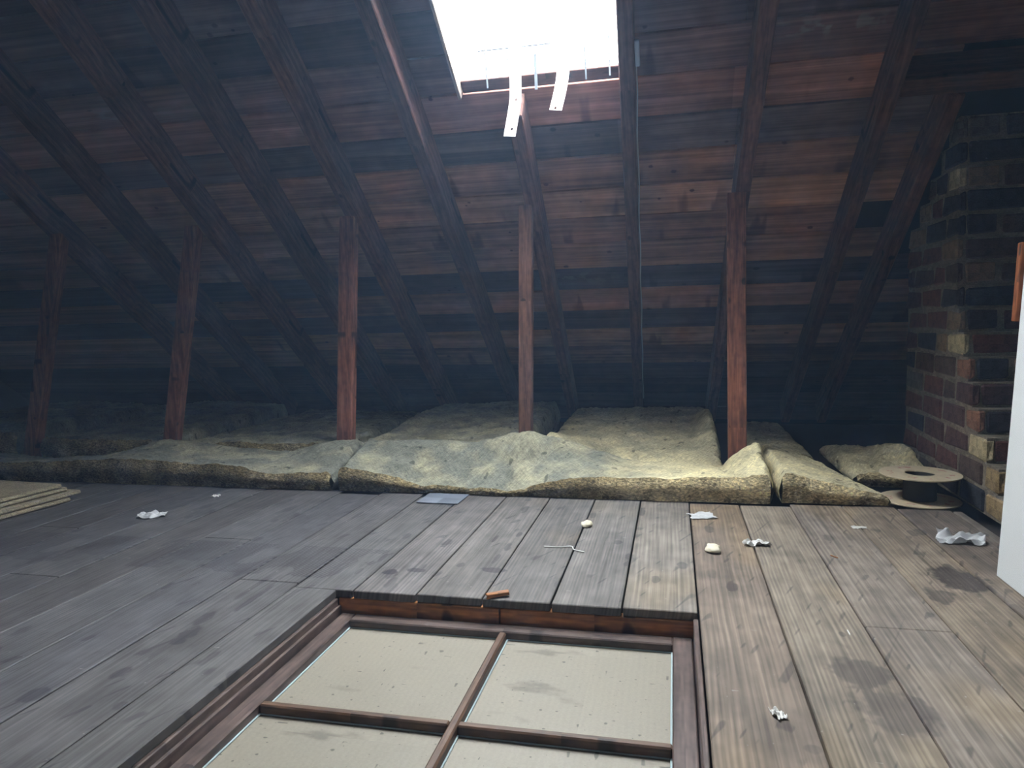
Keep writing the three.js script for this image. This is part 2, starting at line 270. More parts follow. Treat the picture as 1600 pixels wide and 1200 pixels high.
// ------------------------------------------------------------------ roof: sarking boards, covering, rear slope, gables
const roof = tag(new THREE.Group(), 'sloping roof underside of reddish brown sarking boards', 'ceiling', null, 'structure'); roof.name = 'ceiling'; scene.add(roof);
{
  const R = rng(9), piece = (x0, x1, s0, s1) => {
    if (x1 - x0 < 0.02 || s1 - s0 < 0.01) return;
    const y = 0.005 * R(), e = 0.003 + 0.0025 * R(), g = roofBar(x0 + 0.0008, x1 - 0.0008, s0 + e, s1 - 0.0035, D1 + y, D1 + 0.019 + y, 0.0016), p = g.attributes.position, uv = g.attributes.uv;
    for (let k = 0; k < p.count; k++) { const s = -SP * p.getY(k) - CP * p.getZ(k), x = p.getX(k); uv.setXY(k, (clamp(x < KX0 ? x + 1.9 : x, KX0, KX1) - KX0) / (KX1 - KX0), (clamp(s, KS0, KS1) - KS0) / (KS1 - KS0)); }
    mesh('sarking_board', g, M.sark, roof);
  };
  const L = -5.25, E = 2.0;
  for (let b = 0; b + 1 < sarkS.length; b++) {
    const s0 = sarkS[b], s1 = sarkS[b + 1], j1 = -3.22 + 0.435 * Math.floor(R() * 4), j2 = -0.19 + 0.445 * Math.floor(R() * 2);
    const inChim = s1 > 1.46 && s0 < 2.25, end = inChim ? (s0 > 2.03 && s0 < 2.1 ? 0.78 : 1.0) : E;
    const spans = [[L, j1], [j1, j2], [j2, end]];
    for (const [x0, x1] of spans) {
      const a = Math.max(s0, SKY.s0), c = Math.min(s1, SKY.s1);
      if (c > a && x1 > SKY.x0 && x0 < SKY.x1) { piece(x0, SKY.x0, s0, s1); piece(SKY.x1, x1, s0, s1); piece(Math.max(x0, SKY.x0), Math.min(x1, SKY.x1), s0, a); piece(Math.max(x0, SKY.x0), Math.min(x1, SKY.x1), c, s1); } else piece(x0, x1, s0, s1);
    }
    if (inChim) piece(1.62, E, s0, s1);
  }
  const dA = D1 + 0.025, dB = D1 + 0.06, cover = [roofBar(-5.5, SKY.x0 - 0.005, -1.45, 4.5, dA, dB), roofBar(SKY.x1 + 0.005, 2.2, -1.45, 4.5, dA, dB), roofBar(SKY.x0 - 0.005, SKY.x1 + 0.005, -1.45, SKY.s0 - 0.005, dA, dB), roofBar(SKY.x0 - 0.005, SKY.x1 + 0.005, SKY.s1 + 0.001, 4.5, dA, dB)];
  mesh('roof_covering', mergeGeometries(cover), M.slate, roof);
  // ridge and rear slope, behind the camera
  const top = roofAt(0, -1.4, D1), rear = chamfered(7.7, 0.06, 5.6, 0.004);
  rear.applyMatrix4(new THREE.Matrix4().makeRotationX(PITCH)).translate(-1.65, top.y - SP * 2.72 + 0.06, top.z + CP * 2.72 - 0.02);
  mesh('rear_slope', rear, M.rafterB, roof);
  const tri = (x0, x1) => { const s = new THREE.Shape(); s.moveTo(-5.75, -0.2); s.lineTo(top.z + 5.2, -0.2); s.lineTo(top.z, top.y + 0.5); s.closePath(); const g = new THREE.ExtrudeGeometry(s, { depth: x1 - x0, bevelEnabled: false }); g.applyMatrix4(new THREE.Matrix4().makeBasis(new THREE.Vector3(0, 0, 1), new THREE.Vector3(0, 1, 0), new THREE.Vector3(-1, 0, 0))); g.translate(x1, 0, 0); return g; };
  const wl = mesh('wall_left', tri(-5.4, -5.26), M.plaster, scene); tag(wl, 'dark gable wall at the far left end of the attic', 'wall', null, 'structure');
  const wr = mesh('wall_right', tri(2.02, 2.16), M.plaster, scene); tag(wr, 'gable wall behind the brick chimney', 'wall', null, 'structure');
}

// ------------------------------------------------------------------ rafters
const RX = [-3.215, -2.775, -2.30, -1.905, -1.50, -1.045, -0.630, -0.190, 0.275, 0.738, 0.955];
const rafterLabel = ['dim rafter carrying the post farthest from the chimney', 'dim rafter between the two posts farthest from the chimney', 'dusky rafter resting on the second post from the chipboard stack', 'broad dusky rafter between two posts, without a post of its own',
  'rafter resting on the upright post where two insulation batts meet', 'hazy rafter running down past the side of the rooflight away from the chimney', 'short rafter trimmed off directly below the rooflight, resting on a post', 'slim rafter beside the rooflight with a pale cable along its edge', 'reddish rafter resting on the post nearest the chimney', 'reddish rafter between the last post and the chimney', 'short reddish rafter close against the brick chimney'];
RX.forEach((x, k) => {
  const w = [0.062, 0.06, 0.064, 0.075, 0.07, 0.064, 0.06, 0.056, 0.06, 0.05, 0.052][k];
  const s0 = k === 6 ? 1.345 : k === 10 ? 1.425 : -1.3, g = roofBar(x - w / 2, x + w / 2, s0, 3.84, D0, D1 - 0.003, 0.004, 0.002, 40 + k), drift = k === 5 ? 0.004 : 0.026;
  const uv = g.attributes.uv, p = g.attributes.position;   // grain down the slope
  for (let i = 0; i < p.count; i++) { const s = -SP * p.getY(i) - CP * p.getZ(i), d = CP * p.getY(i) - SP * p.getZ(i); p.setX(i, p.getX(i) - drift * (s - 2.3)); uv.setXY(i, p.getX(i) + d + k * 0.37, s + k * 0.71); }
  tag(mesh('rafter', g, k % 2 ? M.rafterB : M.rafter, scene), rafterLabel[k], 'rafter', 'roof rafters');
});
{
  const g = roofBar(RX[9] + 0.052, 1.98, 1.345, 1.42, D0 + 0.004, D1 - 0.004, 0.004);
  tag(mesh('trimmer_beam', g, M.rafterB, scene), 'dark timber trimmer across the roof above the brick chimney', 'beam');
}

// ------------------------------------------------------------------ posts
const PZ = -3.2;
[[[92, 380], [58, 655], 0.082, 'dark leaning timber post farthest from the chimney, behind the chipboard stack'], [[300, 390], [270, 683], 0.078, 'leaning brown timber post rising from grey insulation, second from the chipboard stack'], [[545, 360], [541, 683], 0.078, 'upright brown timber post standing where two insulation batts meet'], [[822, 340], [822, 665], 0.060, 'slim timber post behind the hump of insulation below the rooflight'], [[1150, 340], [1152, 705], 0.076, 'reddish timber post beside the curled end of the insulation']].forEach(([a, b, w, label], k) => {
  const A = atZ(a[0], a[1], PZ), B = atZ(b[0], b[1], PZ), lean = (A.x - B.x) / (A.y - B.y), xAt = (y) => B.x + lean * (y - B.y), hd = 0.028, P = [];
  const top = (z) => (D0 - 0.003 + SP * z) / CP, C = [];
  for (const z of [PZ - hd, PZ + hd]) for (const s of [-1, 1]) { C.push(new THREE.Vector3(xAt(-0.02) + s * w / 2, -0.022, z)); C.push(new THREE.Vector3(xAt(top(z)) + s * w / 2, top(z), z)); }
  // C: 0 back-left-bottom 1 back-left-top 2 back-right-bottom 3 back-right-top 4..7 the same in front; edges cut by a small chamfer
  const poly = (front) => [[-1, 1], [1, 1], [1, -1], [-1, -1]].map(() => 0);
  const c = 0.004, ring = (y0) => { const o = []; for (const [sx, sz] of [[-1, 1], [1, 1], [1, -1], [-1, -1]]) for (const e of (sx * sz < 0 ? [0, 1] : [1, 0])) { const x = sx * (w / 2 - (e ? c : 0)), z = PZ + sz * (hd - (e ? 0 : c)); const y = y0 ?? top(z); o.push(new THREE.Vector3(xAt(y) + x, y, z)); } return o; };
  const lo = ring(-0.022), hi = ring(), q = (a1, b1, c1, d1) => P.push(a1, b1, c1, a1, c1, d1);
  for (let i = 0; i < 8; i++) q(lo[i], lo[(i + 1) % 8], hi[(i + 1) % 8], hi[i]);
  for (let i = 1; i < 7; i++) { P.push(hi[0], hi[i], hi[i + 1]); P.push(lo[0], lo[i + 1], lo[i]); }
  const g = new THREE.BufferGeometry().setFromPoints(P); g.computeVertexNormals();
  const n = g.attributes.normal, p0 = g.attributes.position; let out = 0; for (let i = 0; i < 48; i++) out += n.getX(i) * (p0.getX(i) - xAt(p0.getY(i))) + n.getZ(i) * (p0.getZ(i) - PZ);
  if (out < 0) { for (let i = 0; i < P.length; i += 3) { const t = P[i + 1]; P[i + 1] = P[i + 2]; P[i + 2] = t; } g.setFromPoints(P); g.computeVertexNormals(); }
  tag(mesh('timber_post', uvBy(g, 'y', k * 0.31, k * 0.57), k === 3 ? M.postGrey : M.post, scene), label, 'post', 'posts under the rafters');
});

// ------------------------------------------------------------------ rooflight
{
  const w = tag(new THREE.Group(), 'bright rooflight in the roof slope with sky behind', 'window', null, 'structure'); w.name = 'window_1'; scene.add(w);
  const sillTop = 1.262, sill = 0;
  const iron = std({ color: 0xd8dcdc, roughness: 0.6 });
  mesh('sill_board', roofBar(SKY.x0 + 0.0125, SKY.x1 + 0.012, sillTop, SKY.s1 - 0.009, D1 - 0.012, D1 - 0.001, 0.002), M.rafterB, w);
  for (const [a, b] of [[SKY.x0, SKY.x0 + 0.016], [SKY.x1 - 0.016, SKY.x1]]) mesh('side_frame', roofBar(a, b, SKY.s0, SKY.s1 - 0.012, D1 + 0.02, D1 + 0.07, 0.002), iron, w);
  mesh('side_lining', roofBar(SKY.x0 - 0.002, SKY.x0 + 0.012, SKY.s0, SKY.s1 - 0.012, D1 - 0.055, D1 + 0.019, 0.002), std({ map: beamMap, color: 0xcfc9c0, roughness: 0.8 }), w);
  mesh('head_frame', roofBar(SKY.x0 + 0.016, SKY.x1 - 0.016, SKY.s0, SKY.s0 + 0.02, D1 + 0.02, D1 + 0.07, 0.002), iron, w);
  mesh('bottom_rail', roofBar(SKY.x0 + 0.016, SKY.x1 - 0.016, 1.275, 1.295, D1 + 0.02, D1 + 0.05, 0.002), iron, w);
  const pane = mesh('glass_pane', roofBar(SKY.x0 + 0.016, SKY.x1 - 0.016, SKY.s0 + 0.02, 1.275, D1 + 0.055, D1 + 0.059, 0.0005), new THREE.MeshPhysicalMaterial({ color: 0xffffff, transmission: 1, thickness: 0, roughness: 0.02, ior: 1.5 }), w);
  pane.castShadow = false;
  const bar = mesh('glazing_bar', roofBar(-0.74, -0.45, 1.176, 1.182, D1 + 0.045, D1 + 0.053, 0.001), std({ color: 0x77808a, roughness: 0.6 }), w);
  bar.userData.label = 'thin grey glazing bar';
}
const plastic = new THREE.MeshPhysicalMaterial({ color: 0xf4f6f4, roughness: 0.9, transmission: 0.5, thickness: 0, side: THREE.DoubleSide });
// perforated straps hanging from the rooflight
function strap(path, w0, w1, holes, label) {
  const pts = path.map(([px, py, z]) => atZ(px, py, z)), curve = new THREE.CatmullRomCurve3(pts), len = curve.getLength(), s = new THREE.Shape(), N = 24;
  for (let k = 0; k <= N; k++) s[k ? 'lineTo' : 'moveTo'](-1, k / N * len);
  for (let k = N; k >= 0; k--) s.lineTo(1, k / N * len);
  for (const [u, v] of holes) { const h = new THREE.Path(); h.absellipse(u, v * len, 0.2, 0.006, 0, Math.PI * 2, true); s.holes.push(h); }
  const g = new THREE.ExtrudeGeometry(s, { depth: 0.0016, bevelEnabled: false, curveSegments: 10 }), p = g.attributes.position;
  for (let k = 0; k < p.count; k++) {
    const t = clamp(p.getY(k) / len, 0, 1), q = curve.getPointAt(t), tn = curve.getTangentAt(t), side = new THREE.Vector3(1, 0, 0).addScaledVector(tn, -tn.x).normalize(), nn = new THREE.Vector3().crossVectors(side, tn), w = lerp(w0, w1, t) / 2;
    q.addScaledVector(side, p.getX(k) * w).addScaledVector(nn, p.getZ(k)); p.setXYZ(k, q.x, q.y, q.z);
  }
  g.computeVertexNormals();
  tag(mesh('perforated_strap', g, plastic, scene), label, 'strap', 'straps hanging from the rooflight');
}
strap([[806, 66, -2.735], [805, 110, -2.72], [805, 155, -2.70], [796, 213, -2.66]], 0.044, 0.046, [[0.1, 0.30], [0.15, 0.60], [0.2, 0.92]], 'longer white perforated strap hanging below the rooflight');
strap([[882, 56, -2.735], [881, 95, -2.72], [877, 132, -2.70], [868, 172, -2.665]], 0.046, 0.047, [[-0.2, 0.06], [0.2, 0.70], [-0.1, 0.97]], 'shorter white perforated strap curling below the rooflight');
// narrow plastic tapes across the sill
[[757, 76, 762, 138, 0.006], [836, 84, 838, 140, 0.011], [913, 70, 916, 124, 0.006], [950, 40, 953, 118, 0.006], [791, 78, 795, 118, 0.005]].forEach(([ax, ay, bx, by, w], k) => {
  const a = atZ(ax, ay, -2.70 - 0.02), b = atZ(bx, by, -2.755), g = chamfered(w, a.distanceTo(b), 0.0012, 0.0004), up = a.clone().sub(b).normalize(), z = new THREE.Vector3().crossVectors(new THREE.Vector3(1, 0, 0), up).normalize();
  g.applyMatrix4(new THREE.Matrix4().makeBasis(new THREE.Vector3().crossVectors(up, z), up, z).setPosition(a.clone().add(b).multiplyScalar(0.5)));
  tag(mesh('plastic_tape', g, std({ color: 0xa9b4bd, roughness: 0.8 }), scene), ['narrow tape at the rooflight corner away from the chimney', 'short wide pale tape hanging between the two straps', 'narrow tape just beyond the shorter strap', 'narrow tape at the rooflight corner nearest the chimney', 'narrow tape right beside the longer strap'][k], 'tape', 'tapes at the rooflight sill');
});
// pale cable along the rafter beside the rooflight
{
  const x = RX[7] + 0.035, pts = []; for (let k = 0; k <= 20; k++) { const s = lerp(1.18, 3.55, k / 20); pts.push(roofAt(x - 0.026 * (s - 2.3) + 0.002 * Math.sin(k * 1.7), s, D0 + 0.012)); }
  const c = thing('cable', 'thin pale cable running down the rafter beside the rooflight', 'cable');
  mesh('wire', new THREE.TubeGeometry(new THREE.CatmullRomCurve3(pts), 80, 0.0028, 6), std({ color: 0x9a948c, roughness: 0.6 }), c);
  mesh('clip_cover', roofBar(x + 0.026, x + 0.043, 1.09, 1.19, D0 + 0.004, D0 + 0.018, 0.003), std({ color: 0xa8adb4, roughness: 0.6 }), c);
}

// ------------------------------------------------------------------ glazed hatch and its lining
{
  const lin = thing('trim_1', 'timber lining round the hatch opening in the floor', 'trim', null, 'structure');
  const far = HZ0 - 0.004;
  const jx = -0.432;
  mesh('lining_board', boxAt(HX0 + 0.004, jx - 0.002, -0.12, -0.0225, far - 0.02, far + 0.006, 0.002), M.lining, lin);
  mesh('lining_board', boxAt(jx + 0.002, HX1 - 0.01, -0.12, -0.0225, far - 0.02, far + 0.005, 0.002), M.lining, lin);
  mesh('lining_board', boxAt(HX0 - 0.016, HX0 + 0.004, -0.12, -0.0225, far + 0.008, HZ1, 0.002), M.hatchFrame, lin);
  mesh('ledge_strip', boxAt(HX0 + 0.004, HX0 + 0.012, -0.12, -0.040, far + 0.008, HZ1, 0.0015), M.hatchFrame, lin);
  mesh('lining_board', boxAt(HX1 - 0.013, HX1 - 0.002, -0.12, -0.004, far + 0.03, HZ1, 0.002), M.hatchFrame, lin);
  mesh('lining_board', boxAt(HX0 + 0.01, HX1 - 0.016, -0.12, -0.0225, HZ1 - 0.005, HZ1 + 0.018, 0.002), M.lining, lin);
  for (const [a, b] of [[-0.80, -0.665], [0, 0]]) if (b > a) mesh('raw_edge', boxAt(a, b, -0.02, -0.004, HZ0 - 0.001, HZ0 + 0.0005, 0.0002), M.rawWood, lin);

  const h = thing('glazed_hatch', 'glazed wooden hatch with cream panes let into the floor', 'hatch');
  const x0 = HX0 + 0.014, x1 = 0.0405, z0 = far + 0.009, z1 = HZ1 - 0.008, y1 = -0.060, y0 = -0.098, ix0 = -0.822, ix1 = -0.0045, iz0 = -1.639, iz1 = -0.42, mx = -0.4125;
  mesh('stile', boxAt(x0, ix0, y0, y1, z0, z1, 0.003), M.hatchFrame, h); mesh('stile', boxAt(ix1, x1, y0, y1, z0, z1, 0.003), M.hatchFrame, h);
  mesh('rail', boxAt(ix0, ix1, y0, y1 - 0.0005, z0, iz0, 0.003), M.hatchFrame, h); mesh('rail', boxAt(ix0, ix1, y0, y1 - 0.0005, iz1, z1, 0.003), M.hatchFrame, h);
  mesh('glazing_bar', boxAt(mx - 0.0095, mx + 0.0095, y0, y1 - 0.001, iz0, iz1, 0.004), M.bar, h);
  const zs = [iz0, -1.235, -0.83, iz1];
  for (let r = 1; r < 3; r++) for (const [a, b] of [[ix0, mx - 0.0095], [mx + 0.0095, ix1]]) mesh('glazing_bar', boxAt(a, b, y0, y1 - 0.001, zs[r] - 0.009, zs[r] + 0.009, 0.003), M.bar, h);
  const yp = -0.082;
  for (let r = 0; r < 3; r++) [[ix0, mx - 0.0095], [mx + 0.0095, ix1]].forEach(([a, b], c) => {
    const za = zs[r] + (r ? 0.009 : 0), zb = zs[r + 1] - (r < 2 ? 0.009 : 0), g = boxAt(a, b, yp - 0.004, yp, za, zb, 0.0005), p = g.attributes.position, uv = g.attributes.uv;
    for (let k = 0; k < p.count; k++) uv.setXY(k, (p.getX(k) + 2 + r * 0.37) * 1.1, (p.getZ(k) + 3 + c * 0.41) * 1.1);
    const pane = mesh('pane', g, M.pane, h); pane.userData.label = 'cream pane speckled with dirt';
    const t = 0.004, e = 0.0035;
    mesh('putty', mergeGeometries([boxAt(a, a + t, yp, yp + e, za, zb, 0.001), boxAt(b - t, b, yp, yp + e, za, zb, 0.001), boxAt(a + t, b - t, yp, yp + e, za, za + t * 0.6, 0.001)]), M.putty, pane);
  });
}
// a loose splinter of wood over the hatch edge
{
  const p = onPlaneY(777, 934), g = chamfered(0.058, 0.010, 0.014, 0.002, 0.004, 4); g.rotateY(0.42); g.rotateZ(0.10); g.translate(p.x, 0.0075, p.z - 0.004);
  tag(mesh('wood_splinter', g, M.lining, scene), 'small broken sliver of brown wood on the hatch edge', 'splinter');
}

// ------------------------------------------------------------------ brick chimney
{
  const ch = thing('chimney', 'mottled old brick chimney stack rising through the roof', 'chimney');
  const XL = 1.035, pitch = 0.0885, zFar = -3.56, frontZ = lut([[0, -2.50], [0.1, -2.555], [0.19, -2.655], [0.27, -2.735], [0.36, -2.80], [0.46, -2.853], [0.57, -2.91], [0.69, -2.975], [0.8, -3.0], [2.2, -3.0]]);
  const brickMap = texture(256, 256, (i, j) => { const k = 220 * (1 + 0.5 * (fbm(i * 0.045, j * 0.045, 4) - 0.5) + 0.25 * (vnoise(i * 0.4, j * 0.4) - 0.5)); return [k, k, k]; });
  brickMap.repeat.set(4, 4);
  const col = { dark: 0x48454a, blue: 0x40454f, brown: 0x65534a, red: 0x785148, plum: 0x664c4b, orange: 0xa5775e, tan: 0x9e866b, cream: 0xd6c79e, ochre: 0xb39b70, grey: 0x777069 };
  const mat = {}; for (const k in col) mat[k] = std({ map: brickMap, bumpMap: brickMap, bumpScale: 0.003, color: new THREE.Color(col[k]), roughness: 0.95 });
  const mortar = std({ map: brickMap, bumpMap: brickMap, bumpScale: 0.004, color: 0x978d7c, roughness: 1 });
  const geo = {}, brick = (x0, x1, y, z0, z1, kind, R) => {
    const w = Math.round((x1 - x0) * 200) / 200, d = Math.round((z1 - z0) * 200) / 200, v = Math.floor(R() * 3), key = `${w}|${d}|${v}`;
    geo[key] ??= chamfered(w, 0.072, d, 0.008, 0.011, 60 + v);
    const m = mesh('brick', geo[key], mat[kind], ch); m.position.set((x0 + x1) / 2 + 0.004 * (R() - 0.5), y + pitch / 2, (z0 + z1) / 2 + 0.005 * (R() - 0.5)); m.rotation.y = 0.02 * (R() - 0.5);
  };
  const corner = ['ochre', 'ochre', 'cream', 'orange', 'plum', 'orange', 'cream', 'tan', 'dark', 'brown', 'tan', 'blue', 'dark', 'cream', 'blue', 'grey', 'dark', 'dark', 'tan', 'dark', 'brown', 'dark'];
  const front = [['brown', 'dark'], ['brown', 'tan'], ['red', 'brown'], ['dark', 'red'], ['plum', 'dark'], ['blue', 'tan'], ['red', 'tan'], ['dark', 'plum'], ['blue', 'blue'], ['tan', 'brown'], ['brown', 'dark'], ['dark', 'brown'], ['blue', 'grey'], ['tan', 'brown'], ['blue', 'brown'], ['grey', 'dark'], ['dark', 'dark'], ['blue', 'brown'], ['ochre', 'blue'], ['brown', 'dark'], ['dark', 'grey'], ['brown', 'brown']];
  const side = ['red', 'brown', 'dark', 'red', 'plum', 'brown', 'grey', 'red', 'tan', 'blue', 'brown'];
  const R = rng(21), core = [], j = 0.016;
  for (let c = 0; c < 20; c++) {
    const y = c * pitch, zf = frontZ(y + pitch * 0.5), odd = c % 2;
    // on the slope the chimney goes on out through the roof; stop the side bricks where the roof passes
    const roofZ = (D0 + 0.1 - CP * (y + pitch)) / -SP, zb = Math.max(zFar, Math.min(roofZ, zf - 0.05));
    if (roofZ > zf + 0.02 && y > 1.2) break;
    let z = zf, n = 0;
    while (z > zb + 0.03) {
      const len = n === 0 ? (odd ? 0.105 : 0.15) : n === 1 && R() < 0.4 ? 0.105 : 0.215, z2 = Math.max(z - len, zb);
      const kind = n === 0 ? corner[c] : side[Math.floor(R() * side.length)];
      const depth = n === 0 ? 0.03 : 0.105;
      if (z - z2 > 0.03) brick(XL, XL + depth, y, z2, z, kind, R);
      z = z2 - j; n++;
    }
    let x = XL + 0.032, m = 0;
    while (x < 1.62) { const len = m % 2 === odd ? 0.215 : 0.105; brick(x, x + len, y, zf - 0.105, zf, front[c][m % 2], R); x += len + j; m++; }
    core.push(boxAt(XL + 0.006, 1.63, y, y + pitch, Math.min(zb, zf - 0.12), zf - 0.006, 0.001));
    core[core.length - 1].attributes.uv.array.forEach((v, k, a) => { a[k] = v + c * 0.3; });
  }
  // brick corner faces on their front carry the front colour: headers set into the corner courses
  const mm = mesh('mortar', mergeGeometries(core), mortar, ch); mm.userData.label = 'grey recessed mortar';
}

// ------------------------------------------------------------------ insulation batts
const zFront = -2.725;
function fromPixels(list, z) { return lut(list.map(([px, py]) => { const p = atZ(px, py, z); return [p.x, Math.max(0.012, p.y)]; })); }
function batt({ name = 'insulation_batt', label, group, x0, x1, front, back, profile, mat, cut, edge = 0.012, nx = 0, seed = 1, rough = 0.006, dust = () => 0.9 }) {
  // profile: [ [t, height(x)], ... ] from the front top edge (t=0) to the back (t=1)
  const N = nx || Math.max(24, Math.round((x1 - x0) / 0.011)), root = thing(name, label, 'insulation', group);
  const ts = []; const NZ = Math.max(30, Math.round(Math.abs(front(0.5 * (x0 + x1)) - back(0.5 * (x0 + x1))) / 0.012)); for (let k = 0; k <= NZ; k++) ts.push(k / NZ);
  const height = (x, t) => { for (let k = 1; k < profile.length; k++) if (t <= profile[k][0]) { const a = profile[k - 1], b = profile[k], u = (t - a[0]) / (b[0] - a[0]), e = u * u * (3 - 2 * u); return lerp(a[1](x), b[1](x), 0.45 * u + 0.55 * e); } return profile[profile.length - 1][1](x); };
  const bump = (x, z) => rough * (2.4 * (fbm(x * 11 + seed * 7, z * 11, 3) - 0.5) + 1.2 * (vnoise(x * 60 + seed, z * 60) - 0.5));
  const P = (i, t) => { const u = i / N, e = Math.min(u, 1 - u) * (x1 - x0), x = lerp(x0, x1, u) , zf = front(x) + 0.012 * (vnoise(x * 14 + seed, seed) - 0.5), z = lerp(zf, back(x), t), round = Math.sqrt(clamp(e / 0.035, 0, 1) * (2 - clamp(e / 0.035, 0, 1))), h = height(x, t); return new THREE.Vector3(x + 0.010 * (vnoise(z * 20 + seed, u > 0.5 ? 3 : 8) - 0.5) * (e < 0.05 ? 1 : 0), Math.max(0.004, h * (0.82 + 0.18 * round) + bump(x, z)), z); };
  const grid = (rows, cols, at, flip) => {
    const pos = [], uv = [], idx = [];
    for (let r = 0; r <= rows; r++) for (let c = 0; c <= cols; c++) { const [p, u, v] = at(r, c); pos.push(p.x, p.y, p.z); uv.push(u, v); }
    for (let r = 0; r < rows; r++) for (let c = 0; c < cols; c++) { const a = r * (cols + 1) + c, b = a + 1, d = a + cols + 1, e = d + 1; idx.push(...(flip ? [a, d, b, b, d, e] : [a, b, d, b, e, d])); }
    const g = new THREE.BufferGeometry(); g.setAttribute('position', new THREE.Float32BufferAttribute(pos, 3)); g.setAttribute('uv', new THREE.Float32BufferAttribute(uv, 2)); g.setIndex(idx); return g;
  };
  const body = [], S = 1.15;
  body.push(grid(NZ, N, (r, c) => { const p = P(c, ts[r]); return [p, p.x * S + seed * 0.37, p.z * S + seed * 0.21]; }));
  for (const [u, fl] of [[0, true], [N, false]]) body.push(grid(NZ, 4, (r, c) => { const p = P(u, ts[r]).clone(), k = c / 4; p.x += (u ? 1 : -1) * 0.012 * Math.sin(Math.PI * k) * (0.5 + vnoise(p.z * 30, c)); p.y = lerp(p.y, 0.0015, k); return [p, p.z * S, p.y * S]; }, !fl));
  body.push(grid(4, N, (r, c) => { const p = P(c, 1).clone(); p.y = lerp(p.y, 0.0015, r / 4); return [p, p.x * S, p.y * S]; }));
  body.push(grid(1, N, (r, c) => { const p = P(c, r ? 0 : 1).clone(); p.y = 0.0015; return [p, p.x * S, p.z * S]; }));
  const gb = mergeVertices(mergeGeometries(body), 1e-5); gb.computeVertexNormals();
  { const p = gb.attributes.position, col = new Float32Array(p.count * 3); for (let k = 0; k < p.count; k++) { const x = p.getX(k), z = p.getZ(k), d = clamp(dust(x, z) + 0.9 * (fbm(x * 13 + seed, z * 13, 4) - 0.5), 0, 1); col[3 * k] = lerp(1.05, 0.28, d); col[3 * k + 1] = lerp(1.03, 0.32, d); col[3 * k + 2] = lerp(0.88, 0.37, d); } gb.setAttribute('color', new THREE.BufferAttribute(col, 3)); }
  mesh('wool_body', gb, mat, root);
  const fr = grid(8, N, (r, c) => { const p = P(c, 0).clone(), k = r / 8, h = p.y; p.z += 0.014 * Math.sin(Math.PI * Math.min(1, k * 1.2)) * Math.min(1, h / 0.06) + (k > 0 && k < 1 ? 0.006 * (vnoise(p.x * 70 + seed, k * 9) - 0.5) : 0); p.y = lerp(h, 0.0015, k); return [p, p.x * 2.2 + seed * 0.3, p.y * 3]; }, true);
  fr.computeVertexNormals();
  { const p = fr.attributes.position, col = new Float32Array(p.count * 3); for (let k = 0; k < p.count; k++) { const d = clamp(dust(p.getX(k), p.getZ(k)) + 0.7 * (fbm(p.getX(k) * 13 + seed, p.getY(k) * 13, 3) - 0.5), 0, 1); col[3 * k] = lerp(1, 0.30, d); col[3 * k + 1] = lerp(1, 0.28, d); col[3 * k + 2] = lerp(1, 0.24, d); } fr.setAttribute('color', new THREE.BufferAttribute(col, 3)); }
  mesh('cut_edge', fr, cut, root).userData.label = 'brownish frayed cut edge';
  return root;
}
const flat = (h) => () => h, zc = (z) => () => z;
// front row
{
  const fA = fromPixels([[0, 722], [60, 722], [150, 720], [180, 717], [212, 717], [250, 722], [300, 724], [335, 724], [375, 728], [400, 735], [437, 740], [500, 740], [517, 737], [538, 744]], zFront);
  const rA = fromPixels([[-250, 700], [0, 712], [60, 718], [162, 712], [200, 705], [225, 697], [240, 690], [262, 686], [312, 690], [360, 699], [400, 702], [450, 706], [475, 700], [500, 692], [525, 688], [545, 686]], -3.03);
  batt({ label: 'greyish insulation batt along the floor edge, nearest the chipboard stack', group: 'insulation along the floor edge', x0: -3.9, x1: -1.425, front: zc(zFront), back: zc(-3.13), profile: [[0, fA], [0.35, (x) => lerp(fA(x), rA(x), 0.42)], [0.74, rA], [1, (x) => rA(x) * 0.8]], mat: M.woolGrey, cut: M.cut, seed: 1 });
  const fB = fromPixels([[536, 728], [560, 734], [600, 741], [620, 746], [640, 755], [660, 760], [677, 757], [725, 761], [775, 765], [797, 767], [817, 765], [855, 754], [892, 746], [930, 745], [980, 746], [1030, 746], [1080, 746], [1130, 748], [1165, 745], [1185, 741], [1202, 738], [1212, 742]], zFront);
  const rB = fromPixels([[545, 684], [572, 681], [590, 689], [640, 687], [700, 687], [735, 690], [760, 686], [800, 677], [830, 674], [862, 681], [900, 692], [940, 706], [975, 718], [1000, 722], [1050, 723], [1100, 726], [1128, 732], [1146, 712], [1168, 697], [1183, 690], [1196, 692], [1213, 712]], -3.03);
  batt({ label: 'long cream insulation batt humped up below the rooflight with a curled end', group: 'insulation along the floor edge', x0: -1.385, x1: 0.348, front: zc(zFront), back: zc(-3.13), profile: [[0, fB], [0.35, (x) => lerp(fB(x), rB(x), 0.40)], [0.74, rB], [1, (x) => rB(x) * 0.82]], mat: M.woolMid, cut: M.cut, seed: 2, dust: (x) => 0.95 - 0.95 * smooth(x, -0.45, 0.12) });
  // wedge by the reel
  const L = onPlaneY(1226, 787), Rr = onPlaneY(1393, 791), fD = (x) => lerp(0.118, 0.034, clamp((x - L.x) / (Rr.x - L.x), 0, 1));
  batt({ label: 'wedge shaped yellow insulation offcut beside the cardboard reel', x0: L.x - 0.012, x1: Rr.x - 0.012, front: (x) => lerp(L.z, Rr.z, clamp((x - L.x) / (Rr.x - L.x), 0, 1)), back: (x) => lerp(-3.40, -2.80, smooth(x, L.x + 0.1, Rr.x)), profile: [[0, fD], [0.5, (x) => fD(x) * 1.04], [1, (x) => fD(x) * 0.95]], mat: M.woolWarm, cut: M.cut, seed: 3, dust: () => 0.08 });
}
